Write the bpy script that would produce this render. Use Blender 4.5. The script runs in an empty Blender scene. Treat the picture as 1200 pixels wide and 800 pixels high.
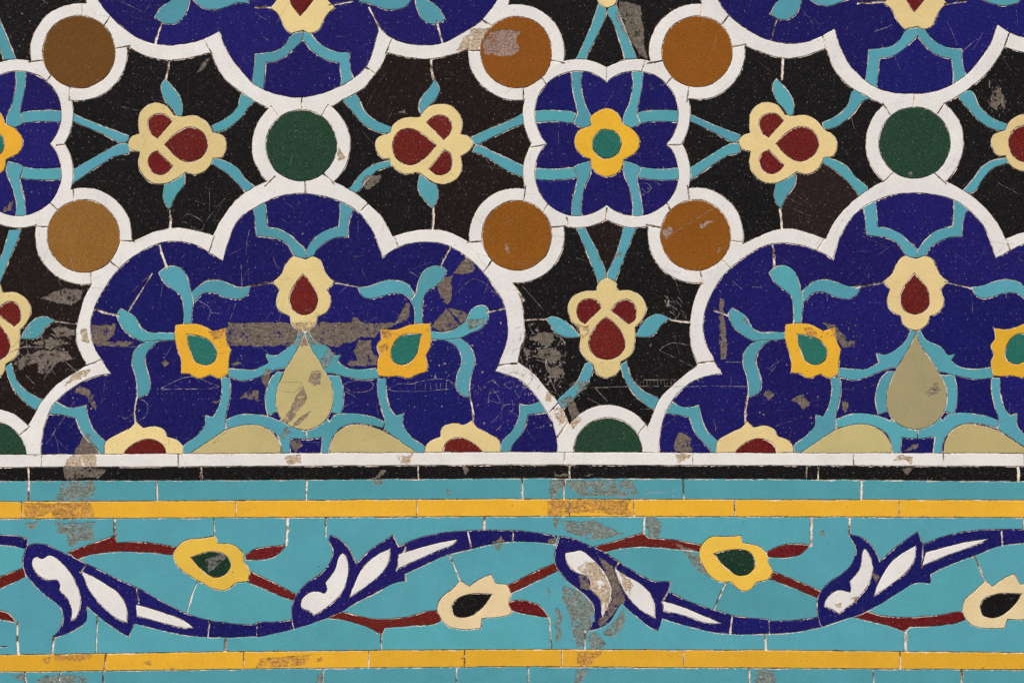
import bpy, math, random
import numpy as np
from mathutils import Vector, noise
from mathutils.geometry import delaunay_2d_cdt

# ------------------------------------------------------------------ camera, sky, sun, exposure
S = bpy.context.scene
COL = S.collection
R = random.Random(11)
MM = 0.001                      # one pixel of the photograph is taken as one millimetre of wall
CZ = 1.30                       # height of the picture's centre above the ground


def W(x, y):                    # photograph pixel -> metres on the wall plane (X right, Z up)
    return (x - 600.0) * MM, (400.0 - y) * MM + CZ


cam = bpy.data.cameras.new('camera')
cam.lens = 90.0
cam.sensor_width = 36.0
cam.clip_end = 200.0
cam_o = bpy.data.objects.new('camera', cam)
cam_o.location = (0, -3.0, CZ)
cam_o.rotation_euler = (math.radians(90), 0, 0)
COL.objects.link(cam_o)
S.camera = cam_o

SUN_EL, SUN_AZ = math.radians(56), math.radians(-28)     # azimuth from -Y (towards the camera), negative = left
world = bpy.data.worlds.new('World')
S.world = world
world.use_nodes = True
wn = world.node_tree
sky = wn.nodes.new('ShaderNodeTexSky')
sky.sky_type = 'NISHITA'
sky.sun_disc = False
sky.sun_elevation = SUN_EL
sd = Vector((math.sin(SUN_AZ) * math.cos(SUN_EL), -math.cos(SUN_AZ) * math.cos(SUN_EL), math.sin(SUN_EL)))
sky.sun_rotation = math.atan2(sd.x, sd.y)
sky.air_density = 1.0
sky.dust_density = 4.0
sky.ozone_density = 1.0
bg = wn.nodes['Background']
bg.inputs['Strength'].default_value = 0.12
wn.links.new(sky.outputs[0], bg.inputs['Color'])
sun = bpy.data.lights.new('sun', 'SUN')
sun.energy = 2.4
sun.angle = math.radians(14)
sun.color = (1.0, 0.95, 0.87)
sun_o = bpy.data.objects.new('sun', sun)
sun_o.location = (sd * 6) + Vector((0, 0, CZ))
sun_o.rotation_euler = sd.to_track_quat('Z', 'Y').to_euler()
COL.objects.link(sun_o)

S.view_settings.view_transform = 'Standard'
S.view_settings.look = 'None'
S.view_settings.exposure = 0.42
S.view_settings.gamma = 1.0

# ------------------------------------------------------------------ materials


def lin(rgb):
    out = []
    for c in rgb:
        c /= 255.0
        out.append(c / 12.92 if c <= 0.04045 else ((c + 0.055) / 1.055) ** 2.4)
    return tuple(out) + (1.0,)


GLAZE = {   # sRGB of the glaze itself
    'white': (222, 219, 214), 'black': (17, 15, 15), 'navy': (23, 20, 89), 'turq': (83, 153, 166),
    'yellow': (220, 167, 50), 'cream': (220, 197, 139), 'maroon': (98, 24, 22), 'green': (33, 63, 45),
    'brown': (100, 66, 30), 'amber': (131, 78, 24), 'tan': (184, 169, 117), 'teal': (40, 104, 92),
    'lemon': (222, 182, 72), 'pale': (218, 197, 152), 'darkgreen': (22, 50, 34), 'ochre': (138, 96, 44),
    'olive': (154, 145, 107), 'sable': (27, 18, 16), 'umber': (36, 25, 24),
}
BODY = {    # sRGB of the fired clay showing where the glaze has gone
    'white': (180, 160, 136), 'black': (106, 97, 87), 'navy': (110, 98, 88), 'turq': (116, 126, 119),
    'yellow': (186, 136, 66), 'cream': (176, 154, 116), 'maroon': (124, 96, 88), 'green': (110, 108, 96),
    'brown': (134, 116, 100), 'amber': (146, 122, 110), 'tan': (138, 122, 102), 'teal': (100, 122, 108),
    'lemon': (180, 140, 80), 'pale': (176, 156, 116), 'darkgreen': (100, 100, 94), 'ochre': (134, 116, 100),
    'olive': (128, 118, 98), 'umber': (112, 101, 93), 'sable': (112, 101, 93),
}


def nd(nt, t, **kw):
    n = nt.nodes.new(t)
    for k, v in kw.items():
        if k in n.inputs.keys():
            n.inputs[k].default_value = v
        else:
            setattr(n, k, v)
    return n


def pos_noise(nt, pos, scale, detail=3.0, rough=0.55):
    n = nd(nt, 'ShaderNodeTexNoise', Scale=scale, Detail=detail, Roughness=rough)
    nt.links.new(pos, n.inputs['Vector'])
    return n.outputs['Fac']


def ramp(nt, fac, p0, p1, c0=(0, 0, 0, 1), c1=(1, 1, 1, 1)):
    r = nt.nodes.new('ShaderNodeValToRGB')
    r.color_ramp.elements[0].position, r.color_ramp.elements[1].position = p0, p1
    r.color_ramp.elements[0].color, r.color_ramp.elements[1].color = c0, c1
    nt.links.new(fac, r.inputs['Fac'])
    return r.outputs['Color']


def mix(nt, fac, a, b, mode='MIX'):
    m = nt.nodes.new('ShaderNodeMix')
    m.data_type = 'RGBA'
    m.blend_type = mode
    for sock, v in ((m.inputs['Factor'], fac), (m.inputs[6], a), (m.inputs[7], b)):
        if hasattr(v, 'links'):
            nt.links.new(v, sock)
        else:
            sock.default_value = v
    return m.outputs[2]


def new_mat(name):
    m = bpy.data.materials.new(name)
    m.use_nodes = True
    nt = m.node_tree
    g = nt.nodes.new('ShaderNodeNewGeometry')
    return m, nt, nt.nodes['Principled BSDF'], g.outputs['Position']


def glaze_mat(key):
    m, nt, b, pos = new_mat(key + '_glaze')
    c = lin(GLAZE[key])
    dark = key in ('black', 'navy', 'maroon', 'green', 'darkgreen', 'umber', 'sable')
    mid = key in ('brown', 'ochre', 'amber', 'teal')
    speck = 1.75 if dark else (1.45 if mid else 1.10)
    light = tuple(min(1, v * speck + (0.006 if dark else 0)) for v in c[:3]) + (1,)
    deep = tuple(v * (0.42 if dark else (0.66 if mid else 0.88)) for v in c[:3]) + (1,)
    f1 = pos_noise(nt, pos, 520.0, 2.0, 0.7)
    f2 = pos_noise(nt, pos, 26.0, 4.0, 0.6)
    f3 = pos_noise(nt, pos, 150.0, 4.0, 0.65)
    col = mix(nt, ramp(nt, f1, 0.36, 0.66), deep, light)
    big = mix(nt, ramp(nt, f2, 0.3, 0.72), tuple(v * 0.84 for v in c[:3]) + (1,), tuple(min(1, v * 1.12) for v in c[:3]) + (1,))
    col = mix(nt, 0.45, col, big)
    info = nt.nodes.new('ShaderNodeObjectInfo')
    var = nd(nt, 'ShaderNodeMapRange')
    var.inputs['To Min'].default_value = 0.96 if key == 'white' else (0.88 if key in ('navy', 'turq') else 0.91)
    var.inputs['To Max'].default_value = 1.02 if key == 'white' else (1.16 if key == 'navy' else 1.07)
    nt.links.new(info.outputs['Random'], var.inputs['Value'])
    hsv = nt.nodes.new('ShaderNodeHueSaturation')
    hv = nd(nt, 'ShaderNodeMapRange')           # firing differs from tile to tile
    hv.inputs['From Min'].default_value, hv.inputs['From Max'].default_value = 1.0, 0.0
    hv.inputs['To Min'].default_value, hv.inputs['To Max'].default_value = (0.488, 0.507) if key == 'turq' else (0.496, 0.504)
    sq = nd(nt, 'ShaderNodeMath', operation='MULTIPLY')
    sq.inputs[1].default_value = 7.31
    fr = nd(nt, 'ShaderNodeMath', operation='FRACT')
    nt.links.new(info.outputs['Random'], sq.inputs[0])
    nt.links.new(sq.outputs[0], fr.inputs[0])
    nt.links.new(fr.outputs[0], hv.inputs['Value'])
    nt.links.new(hv.outputs['Result'], hsv.inputs['Hue'])
    nt.links.new(var.outputs['Result'], hsv.inputs['Value'])
    nt.links.new(col, hsv.inputs['Color'])
    col = hsv.outputs['Color']
    # lime dust and grime that has settled into the pores
    dust = ramp(nt, f3, 0.60, 0.80)
    dm = nt.nodes.new('ShaderNodeMath')
    dm.operation = 'MULTIPLY'
    dm.inputs[1].default_value = 0.05 if dark else 0.13
    nt.links.new(dust, dm.inputs[0])
    col = mix(nt, dm.outputs[0], col, lin((150, 134, 122)) if dark else lin((150, 128, 104)))
    if dark:                                    # salt of fine nicks in the dark glazes
        f5 = pos_noise(nt, pos, 640.0, 2.0, 0.6)
        sm = nd(nt, 'ShaderNodeMath', operation='MULTIPLY')
        sm.inputs[1].default_value = 0.14 if key == 'navy' else 0.26
        nt.links.new(ramp(nt, f5, 0.62, 0.74), sm.inputs[0])
        col = mix(nt, sm.outputs[0], col, lin((140, 132, 130)))
    # pin holes
    vor = nd(nt, 'ShaderNodeTexVoronoi', Scale=150.0)
    vor.voronoi_dimensions = '2D'
    sx, cx = nt.nodes.new('ShaderNodeSeparateXYZ'), nt.nodes.new('ShaderNodeCombineXYZ')
    nt.links.new(pos, sx.inputs[0])
    nt.links.new(sx.outputs['X'], cx.inputs['X'])
    nt.links.new(sx.outputs['Z'], cx.inputs['Y'])
    nt.links.new(cx.outputs[0], vor.inputs['Vector'])
    pin = ramp(nt, vor.outputs['Distance'], 0.02, 0.11, (1, 1, 1, 1), (0, 0, 0, 1))
    pick = ramp(nt, vor.outputs['Color'], 0.60 if dark else 0.80, 0.95 if dark else 0.90)
    pm = nt.nodes.new('ShaderNodeMath')
    pm.operation = 'MULTIPLY'
    nt.links.new(pin, pm.inputs[0])
    nt.links.new(pick, pm.inputs[1])
    col = mix(nt, pm.outputs[0], col, lin((150, 142, 138)) if dark else lin((96, 82, 70)))
    nt.links.new(col, b.inputs['Base Color'])
    rr = nd(nt, 'ShaderNodeMapRange')
    rr.inputs['To Min'].default_value = 0.30
    rr.inputs['To Max'].default_value = 0.62
    nt.links.new(f3, rr.inputs['Value'])
    nt.links.new(rr.outputs['Result'], b.inputs['Roughness'])
    b.inputs['Specular IOR Level'].default_value = 0.07
    bump = nd(nt, 'ShaderNodeBump', Strength=0.22, Distance=0.0006)
    nt.links.new(f3, bump.inputs['Height'])
    bump2 = nd(nt, 'ShaderNodeBump', Strength=0.12, Distance=0.0002)
    nt.links.new(f1, bump2.inputs['Height'])
    nt.links.new(bump.outputs[0], bump2.inputs['Normal'])
    nt.links.new(bump2.outputs[0], b.inputs['Normal'])
    return m


def body_mat(key):
    m, nt, b, pos = new_mat(key + '_worn_clay')
    c = lin(BODY[key])
    f = pos_noise(nt, pos, 420.0, 4.0, 0.7)
    f2 = pos_noise(nt, pos, 120.0, 5.0, 0.72)
    col = mix(nt, ramp(nt, f, 0.3, 0.7), tuple(v * 0.42 for v in c[:3]) + (1,), tuple(min(1, v * 1.55) for v in c[:3]) + (1,))
    f3 = pos_noise(nt, pos, 210.0, 6.0, 0.75)
    mp = nt.nodes.new('ShaderNodeMapping')
    mp.inputs['Rotation'].default_value = (0, 0.6, 0)
    mp.inputs['Scale'].default_value = (0.25, 1.0, 2.2)
    nt.links.new(pos, mp.inputs['Vector'])
    f4 = pos_noise(nt, mp.outputs['Vector'], 330.0, 3.0, 0.6)
    col = mix(nt, ramp(nt, f3, 0.56, 0.70), col, tuple(min(1, v * 1.9) for v in c[:3]) + (1,))
    col = mix(nt, ramp(nt, f4, 0.58, 0.70), col, tuple(v * 0.30 for v in c[:3]) + (1,))
    col = mix(nt, ramp(nt, f2, 0.545, 0.63), col, lin(GLAZE[key]))       # islands of glaze still holding
    nt.links.new(col, b.inputs['Base Color'])
    b.inputs['Roughness'].default_value = 0.85
    b.inputs['Specular IOR Level'].default_value = 0.1
    bump = nd(nt, 'ShaderNodeBump', Strength=0.5, Distance=0.0008)
    nt.links.new(f, bump.inputs['Height'])
    nt.links.new(bump.outputs[0], b.inputs['Normal'])
    return m


def scratch_mat(key):
    m, nt, b, pos = new_mat(key + '_scratch')
    g, c = lin(GLAZE[key]), lin((170, 158, 156))
    if key in ('white', 'cream', 'yellow', 'tan', 'pale', 'lemon'):
        c = lin((120, 104, 88))
    f = pos_noise(nt, pos, 160.0, 3.0, 0.6)
    nt.links.new(mix(nt, ramp(nt, f, 0.36, 0.70), g, c), b.inputs['Base Color'])
    b.inputs['Roughness'].default_value = 0.8
    b.inputs['Specular IOR Level'].default_value = 0.1
    return m


def mortar_mat():
    m, nt, b, pos = new_mat('lime_mortar')
    f = pos_noise(nt, pos, 62.0, 5.0, 0.7)
    f2 = pos_noise(nt, pos, 400.0, 4.0, 0.7)
    col = mix(nt, ramp(nt, f, 0.42, 0.54), lin((96, 76, 62)), lin((236, 222, 206)))
    col = mix(nt, ramp(nt, f2, 0.2, 0.42), tuple(v * 0.4 for v in lin((170, 150, 132))[:3]) + (1,), col)
    nt.links.new(col, b.inputs['Base Color'])
    b.inputs['Roughness'].default_value = 0.95
    b.inputs['Specular IOR Level'].default_value = 0.1
    bump = nd(nt, 'ShaderNodeBump', Strength=0.6, Distance=0.001)
    nt.links.new(f2, bump.inputs['Height'])
    nt.links.new(bump.outputs[0], b.inputs['Normal'])
    return m


def edge_mat():
    m, nt, b, pos = new_mat('bare_clay_edge')
    f = pos_noise(nt, pos, 300.0, 4.0, 0.7)
    nt.links.new(mix(nt, ramp(nt, f, 0.3, 0.6), lin((150, 124, 104)), lin((232, 214, 196))), b.inputs['Base Color'])
    b.inputs['Roughness'].default_value = 0.9
    b.inputs['Specular IOR Level'].default_value = 0.1
    return m


EDGE = edge_mat()
MATS = {k: (glaze_mat(k), body_mat(k), scratch_mat(k), EDGE) for k in GLAZE}

# ------------------------------------------------------------------ curve helpers (all in photograph pixels)


def pts(s):
    """'x,y x,yc ...' -> [(x, y, corner)]"""
    out = []
    for t in s.split():
        c = t.endswith('c')
        x, y = t.rstrip('c').split(',')
        out.append((float(x), float(y), c))
    return out


def curve(p, step=2.6, jit=0.28, closed=True):
    """Smooth curve through the points (sharp at corners), evenly sampled, with the unevenness of hand-cut edges."""
    n = len(p)
    res = []
    for i in range(n if closed else n - 1):
        p1, p2 = p[i], p[(i + 1) % n]
        p0, p3 = p[(i - 1) % n], p[(i + 2) % n]
        if p1[2] or (not closed and i == 0):
            p0 = (2 * p1[0] - p2[0], 2 * p1[1] - p2[1])
        if p2[2] or (not closed and i == n - 2):
            p3 = (2 * p2[0] - p1[0], 2 * p2[1] - p1[1])
        d = math.hypot(p2[0] - p1[0], p2[1] - p1[1])
        if d < 1e-6:
            continue
        d0 = max(math.hypot(p1[0] - p0[0], p1[1] - p0[1]), 1e-3)
        d3 = max(math.hypot(p3[0] - p2[0], p3[1] - p2[1]), 1e-3)
        # tangents scaled to the segment so that uneven spacing does not overshoot
        t1 = [((p1[k] - p0[k]) / d0 + (p2[k] - p1[k]) / d) * 0.5 * d for k in (0, 1)]
        t2 = [((p3[k] - p2[k]) / d3 + (p2[k] - p1[k]) / d) * 0.5 * d for k in (0, 1)]
        m = max(1, int(round(d / step)))
        for j in range(m):
            t = j / m
            h00, h10 = 2 * t ** 3 - 3 * t * t + 1, t ** 3 - 2 * t * t + t
            h01, h11 = -2 * t ** 3 + 3 * t * t, t ** 3 - t * t
            res.append(tuple(h00 * p1[k] + h10 * t1[k] + h01 * p2[k] + h11 * t2[k] for k in (0, 1)))
    if not closed:
        res.append((p[-1][0], p[-1][1]))
    if jit:
        off = R.uniform(0, 900)
        out = []
        for x, y in res:
            a = noise.noise_vector((x * 0.11 + off, y * 0.11, off))
            b = noise.noise_vector((x * 0.45, y * 0.45 + off, off))
            out.append((x + jit * (1.1 * a.x + 0.9 * b.x), y + jit * (1.1 * a.y + 0.9 * b.y)))
        res = out
    return res


def circ(cx, cy, r, jit=0.45):
    n = max(16, int(2 * math.pi * r / 2.8))
    off = R.uniform(0, 900)
    o = []
    for i in range(n):
        a = 2 * math.pi * i / n
        k = r + jit * 1.6 * noise.noise((math.cos(a) * 2.2 + off, math.sin(a) * 2.2, off)) + jit * noise.noise((math.cos(a) * 14 + off, math.sin(a) * 14, 3))
        o.append((cx + k * math.cos(a), cy + k * math.sin(a)))
    return o


def strip(p, w, jit=0.35):
    """A thin band along an open polyline (a joint, a crack or a scratch)."""
    c = curve(p, 3.0, 0.0, closed=False)
    l, r = [], []
    off = R.uniform(0, 900)
    for i, (x, y) in enumerate(c):
        a, b = c[max(i - 1, 0)], c[min(i + 1, len(c) - 1)]
        dx, dy = b[0] - a[0], b[1] - a[1]
        d = math.hypot(dx, dy) or 1
        nx, ny = -dy / d, dx / d
        wob = jit * 1.2 * noise.noise((x * 0.2 + off, y * 0.2, 1))
        h = w * 0.5 * (1 + 0.7 * noise.noise((x * 0.33, y * 0.33, off)))
        l.append((x + nx * (wob + h), y + ny * (wob + h)))
        r.append((x + nx * (wob - h), y + ny * (wob - h)))
    return l + r[::-1]


def knots(xs, ys):
    """Piecewise linear map of x (the same motif set again elsewhere is never quite the same width)."""
    def f(x):
        if x <= xs[0]:
            return ys[0] + (x - xs[0])
        if x >= xs[-1]:
            return ys[-1] + (x - xs[-1])
        return float(np.interp(x, xs, ys))
    return f


SH = []         # tile shapes in painting order: a later one takes the place of an earlier one


def add(part, name, mat, poly, ban=(), merge=None, only=None, step=2.6, jit=0.28, fn=None):
    if isinstance(poly, str):
        p = pts(poly)
        if fn:
            p = [fn(x, y) + (c,) for x, y, c in p]
        poly = curve(p, step, jit)
    SH.append(dict(part=part, name=name, mat=mat, poly=poly, ban=set(ban), merge=merge, only=only))


def gap(s, w=0.9, only=None, fn=None, jit=0.35):
    p = pts(s)
    if fn:
        p = [fn(x, y) + (c,) for x, y, c in p]
    SH.append(dict(part=None, name=None, mat=None, poly=strip(p, w, jit), ban=set(), merge=None, only=only))


IDENT = lambda x, y: (x, y)
X0, X1, Y0, Y1 = -230, 1430, -46, 832       # what is built: the picture and a little more
D0, D1 = -46, 1246                           # what is traced; beyond, the pattern repeats

# lines of the level courses (they are not quite level in the photograph)
LX = [-60, 0, 300, 600, 900, 1200, 1260]


def line(ys):
    ys = [ys[0]] + list(ys) + [ys[-1]]
    return lambda x: float(np.interp(x, LX, ys))


L_white0 = line([532.4, 530.8, 529.3, 530.4, 530.8])
L_white1 = line([547.4, 546.0, 544.4, 545.2, 546.0])
L_black1 = line([563.0, 562.0, 560.0, 561.0, 563.6])
L_turq1 = line([587.4, 586.0, 584.2, 585.0, 585.6])
L_yel1 = line([607.5, 606.0, 604.6, 605.0, 606.0])
L_frz1 = line([766.6, 762.4, 760.0, 761.0, 764.0])
L_yel2 = line([786.6, 782.8, 780.2, 782.0, 784.0])


def course(part, name, mat, f0, f1, only=None):
    xs = np.arange(X0, X1 + 1, 4.0)
    o = R.uniform(0, 900)
    top = [(x, f0(x) + 0.5 * noise.noise((x * 0.05, o, 0)) + 0.35 * noise.noise((x * 0.3, o, 5))) for x in xs]
    bot = [(x, f1(x) + 0.5 * noise.noise((x * 0.05, o, 9)) + 0.35 * noise.noise((x * 0.3, o, 7))) for x in xs]
    SH.append(dict(part=part, name=name, mat=mat, poly=top + bot[::-1], ban=set(), merge=None, only=None))


# ------------------------------------------------------------------ the upper panel: black ground
P = 'mosaic_panel'
SH.append(dict(part=(P,), name='black_tile', mat='black', poly=[(X0, Y0), (X1, Y0), (X1, 536), (X0, 536)], ban=set(), merge=None, only=None))
for s in ('199,72 197,82 195,94', '199,245 200,256 200,268', '505,70 506,84 509,95', '507.5,243 508,256 507,270',
          '917,69 916.5,80 916,94', '913,244 915,256 916,270', '641,373.5 626,374 612,375', '784,374 795,376 809,377.5',
          '66,375.5 78,378 92,379'):
    gap(s, 1.7 if s[0] != '6' else 1.3, only={'black'})
gap('600,333 608,342 614,352', 0.9, only={'black'})

# flowers that lie across: F1 is traced, F3 repeats it; F2 is traced, F4 repeats it


def flower_across_right(key, fn):
    pt = (P, key)
    for s in ('74,128c 90,135 120,147.5 152.5,159c 151,165 145,168 120,157 89,144 74,138c',
              '151,168.5c 152,179 135,184 112.5,197.5 100,206 76,222c 74,207c 92.5,195 117.5,181 140,169',
              '284,110 303,120 297.5,121 282.5,139 265,152.5 251,156c 248,147.5c 265,139 277.5,127.5',
              '249,184c 265,189 277.5,196 287.5,209 301,222 292,232 287.5,226 277.5,214 265,202.5 248,192c'):
        add(pt, 'stem', 'turq', s, fn=fn)
    add(pt, 'leaf', 'turq', '194,93c 200,99 210,111 215,125 214,137c 208,137c 202.5,129 195,121 190,110 189.5,99', fn=fn)
    add(pt, 'leaf', 'turq', '193,216c 205,210 217,203c 216,217.5 207.5,229 199,246c 194,240 191,231', fn=fn)
    add(pt, 'petals', 'cream', '151,167.5 155,160 164,157c 162.5,145 166,130 180,121 195,124 204,135.5c 212.5,137 230,136 244,145 250,155.5c '
        '262.5,160 266,172.5 261,184 250,186c 247.5,193 242,200 230,205.5 217.5,202.5c 207.5,210 192.5,216 177.5,214 166,202.5 162.5,190 164,179c 154,176', fn=fn)
    add(pt, 'flower_heart', 'maroon', '174,147.5 176,139 185,134 195,135.5 202.5,143c 185,162.5c 177.5,157', fn=fn)
    add(pt, 'flower_heart', 'maroon', '193.5,170c 207.5,156 222.5,149.5 237.5,155 244.5,170 237.5,184 222.5,190.5 207.5,185', fn=fn)
    add(pt, 'flower_heart', 'maroon', '185,177c 203,195c 196,203 187.5,205.5 178,201 174,190 177.5,181', fn=fn)


def flower_across_left(key, fn):
    pt = (P, key)
    for s in ('402,116 416,110 427.5,130 442.5,142.5 461,150c 456,157c 445,156 427.5,147.5 414,132.5',
              '458,188c 459,195c 442,201 430,211 419,226 405,226 410,220 420,207.5 429,199 440,192',
              '552,161c 570,152.5 600,140 618,132 618,142 600,151 575,162.5 557.5,169.5',
              '557,170.5 561,170 580,179 600,188 616,197 616,208 604,205 592,199 570,185 553,178c'):
        add(pt, 'stem', 'turq', s, fn=fn)
    add(pt, 'leaf', 'turq', '509.5,92.5c 515,102.5 512.5,115 502.5,125 494,138c 490.5,125 494,114 504,102.5', fn=fn)
    add(pt, 'leaf', 'turq', '493,201c 500,210 512.5,217.5c 514.5,230 507.5,245c 497.5,235 490,222.5 491,210', fn=fn)
    add(pt, 'petals', 'cream', '440,172.5 442.5,162.5 457.5,156c 460,147.5 472.5,139 492.5,137.5c 500,127.5 512.5,122.5 527.5,124 539,135 542,147.5 540,157.5c '
        '550,161 554,170 549,178 540,184c 541.5,197.5 537.5,207.5 525,215.5 510,215 497.5,207.5c 490,203 477.5,204.5 465,200 459,193 457,186.5c 447.5,186', fn=fn)
    add(pt, 'flower_heart', 'maroon', '511.5,171c 497.5,159 480,151 466,156 460,172.5 466,187.5 480,194 497.5,186', fn=fn)
    add(pt, 'flower_heart', 'maroon', '500,144c 510,136 522.5,137 530,147.5 526,159 520,165c', fn=fn)
    add(pt, 'flower_heart', 'maroon', '521,176c 527.5,180 530.5,192.5 525,202.5 512.5,205.5 502.5,198.5c', fn=fn)


k3 = knots([84, 152, 194, 245, 266, 303], [804, 867, 909.5, 960, 980.5, 1019])
flower_across_right('flower_a', IDENT)
flower_across_left('flower_b', IDENT)
flower_across_right('flower_c', lambda x, y: (k3(x), y - 0.8 - (2.5 if x > 245 and y < 160 else 0)))
flower_across_left('flower_d', lambda x, y: (x + 721, y - (3.4 if y < 205 else 0.4)))


def flower_upright(key, fn, which='all'):
    pt = (P, key)
    add(pt, 'stem', 'turq', '731,266c 746,266c 744.5,270 737.5,287.5 727.5,312.5 720,332c 711,324.5 720,302.5', fn=fn)
    if which == 'stem':
        return
    add(pt, 'stem', 'turq', '674,266c 686,266c 687.5,270 700,295 710,322.5 707.5,328 700.5,332c 695,315 685,290', fn=fn)
    add(pt, 'stem', 'turq', '685,426c 695,422c 695,435 687.5,450 668,471 655,482 652,472 675,447.5', fn=fn)
    add(pt, 'stem', 'turq', '727,427c 734,422c 740,442.5 752.5,456 775,471 769,480 750,469 737.5,455 730,440', fn=fn)
    add(pt, 'leaf', 'turq', '640,373c 647.5,370.5 660,375 670,382.5 681,395c 662.5,395 650,389 644,380', fn=fn)
    add(pt, 'leaf', 'turq', '744,394c 752.5,379 762.5,370 772.5,368 785,373.5c 775,381 767.5,391 760,395', fn=fn)
    add(pt, 'petals', 'cream', '700,334 710,326 721,331 723.5,340.5c 740,340.5 752.5,349 757,362.5 752.5,375 744,384c 744,398 740,415 727.5,424c '
        '725,435 712.5,442.5 700,439 695,427.5c 684,417.5 679,405 680,395 679,385c 669,375 665,360 671,347.5 685,341 699,340.5c', fn=fn)
    add(pt, 'flower_heart', 'maroon', '676,362.5 680,354 690,350 700,353 705,360c 686,380c 679,375', fn=fn)
    add(pt, 'flower_heart', 'maroon', '715.5,364c 725,353.5 736,351 745,361 744,374 737,380.5c', fn=fn)
    add(pt, 'flower_heart', 'maroon', '710,371c 722.5,381 730,392.5 732.5,405 727.5,415 712.5,421.5 697.5,417.5 690,405 692.5,392.5 700,380', fn=fn)


flower_upright('flower_e', IDENT)
flower_upright('flower_f', lambda x, y: (x - 719.8, y + (2.4 if y > 300 else 3.4)))
flower_upright('flower_g', lambda x, y: (x + 0.6, 336 - y))
flower_upright('flower_h', lambda x, y: (x - 726.5, 336.5 - y), 'stem')

# ------------------------------------------------------------------ white rims: one run of white, cut at the joints
RB = 56.4
ROUND = {   # key: centre, disc radius, ring radius, glaze
    'roundel_a': (93.2, 61.7, 42.6, 57.0, 'brown'), 'roundel_b': (98.6, 276.9, 42.6, 56.6, 'ochre'),
    'roundel_c': (605.2, 62.0, 42.0, 56.2, 'amber'), 'roundel_d': (605.8, 276.3, 41.0, 55.8, 'amber'),
    'roundel_e': (816.8, 61.3, 41.6, 56.0, 'amber'), 'roundel_f': (814.9, 276.0, 41.4, 55.8, 'amber'),
    'roundel_g': (353.2, 171.0, 41.7, 57.4, 'green'), 'roundel_h': (1071.2, 168.0, 41.8, 57.4, 'green'),
    'roundel_i': (-9.0, 534.0, 40.5, 55.5, 'green'), 'roundel_j': (712.0, 529.5, 40.6, 55.2, 'green'),
}
for k, (cx, cy, r, ro, m) in ROUND.items():
    add((P, k), 'white_rim', 'white', circ(cx, cy, ro, 0.45), merge='W')

M1_out = ('250,276c 262,254 277,235 300,219 325,210 357,207 385,211 412.5,224 432,239 447.5,255 460,277.5c 475,272.5 500,269 525,272 550,284 575,300 596,324 '
          '610,350 614,375 614,398 611,405 607.5,424c 625,437.5 640,455 655,472.5 664,490 670,507 673,540c 28,540c 32,502 40,487.5 50,470 65,452.5 82.5,440 102.5,427.5c '
          '92.5,407.5 89.5,393 94,367.5 100,347.5 109,332 125,309 142,291 160,281 185,271 207.5,267 232.5,271')
M1_in = ('262,306c 267.5,285 280,258 297,245 311,237.5 327.5,230.5 355,227 382,231 409,241 425,254 437.5,272.5 445,290 449,302c 460,294 475,287 497,284 522.5,287 545,300 '
         '562.5,315 580,337.5 590,355 594.5,375 595,394 590,412 580.5,435c 600,441 612.5,447.5 625,460 637.5,477.5 647.5,495 652.5,515 653,538c 49,538c 50,512.5 55,492.5 62.5,475 75,462.5 92.5,450 '
         '112,441 130,437.5c 120,422.5 111,407 107.5,394 107.5,375 114,355 125,335 140,315 160,299 185,286 205,283 230,287.5 250,299')
M2_out = ('967,280c 977.5,260 992.5,242.5 1010,227.5 1032.5,214 1070,206 1110,214 1132.5,226 1152.5,242.5 1167.5,261 1177.5,280c 1200,272 1225,269 1270,280 1270,540c 752,540c '
          '757,505 765,485 772.5,467.5 785,454 800,441 817.5,427.5c 810,407 808.5,385 812.5,355 822,333 842,306 860,292 871,286 887.5,277.5 910,269.5 927.5,268 950,274')
M2_in = ('976,304c 982.5,282.5 992.5,262.5 1010,244 1030,234 1050,228 1075,226.5 1100,229.5 1120,236 1137.5,249 1152.5,266 1161,287.5 1166,303c 1182.5,294 1200,286 1225,284 1268,292 1268,538c 771.5,538c '
         '774,505 780,482.5 790,466 805,451 825,441.5 845,437.5c 833,415 826,400 823.5,385 826,365 835,342.5 850,320 870,303 887.5,292 900,287.5 915,285 937.5,287.5 957.5,294')
M3_out = ('96,-40c 98,-12 104,8 118,28 134,44 150,55 170,66 192.5,71 215,70 235,65.5 247.5,62.5c 257.5,84 270,99 285,110 300,120 325,131 353,134 382,128 407.5,115 425,105 440,87.5 450,72.5 453.5,62.5c '
          '475,67.5 500,70 525,66 548,58 572,42 588,22 598,0 604,-40c')
M3_in = ('104,-40c 108,-16 115,0 130,20 150,37.5 170,49 192.5,54 215,52.5 238,47 257.5,37.5c 262.5,52.5 272.5,70 285,86 297.5,99 310,106 330,112.5 352,115 375,111 397.5,102.5 412.5,94 427.5,81 436,65 441,47.5 444.5,34c '
         '460,46 480,52.5 500,54 520,51 540,41 562.5,26 580,5 588,-12 592,-40c')
M4_out = ('814,-40c 818,-12 824,8 836,26 852,42 872,54 900,65 920,69 940,67 967.5,57.5c 977.5,82.5 992.5,100 1010,111 1040,125 1070,129 1105,122 1132.5,106 1152.5,90 1167.5,71 1176,56c 1200,62.5 1225,66 1270,58 1270,-40c')
M4_in = ('826,-40c 830,-20 840,0 852.5,17.5 870,32.5 898,47 920,52 940,51 960,44 977.5,34.5c 982.5,52.5 992.5,72.5 1007.5,90 1025,102.5 1045,109 1067.5,110.5 1090,109 1112.5,101 1132.5,87.5 1150,67.5 1161,50 1168,29.5c '
         '1182.5,39 1200,45 1225,48 1268,40 1268,-40c')
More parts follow.
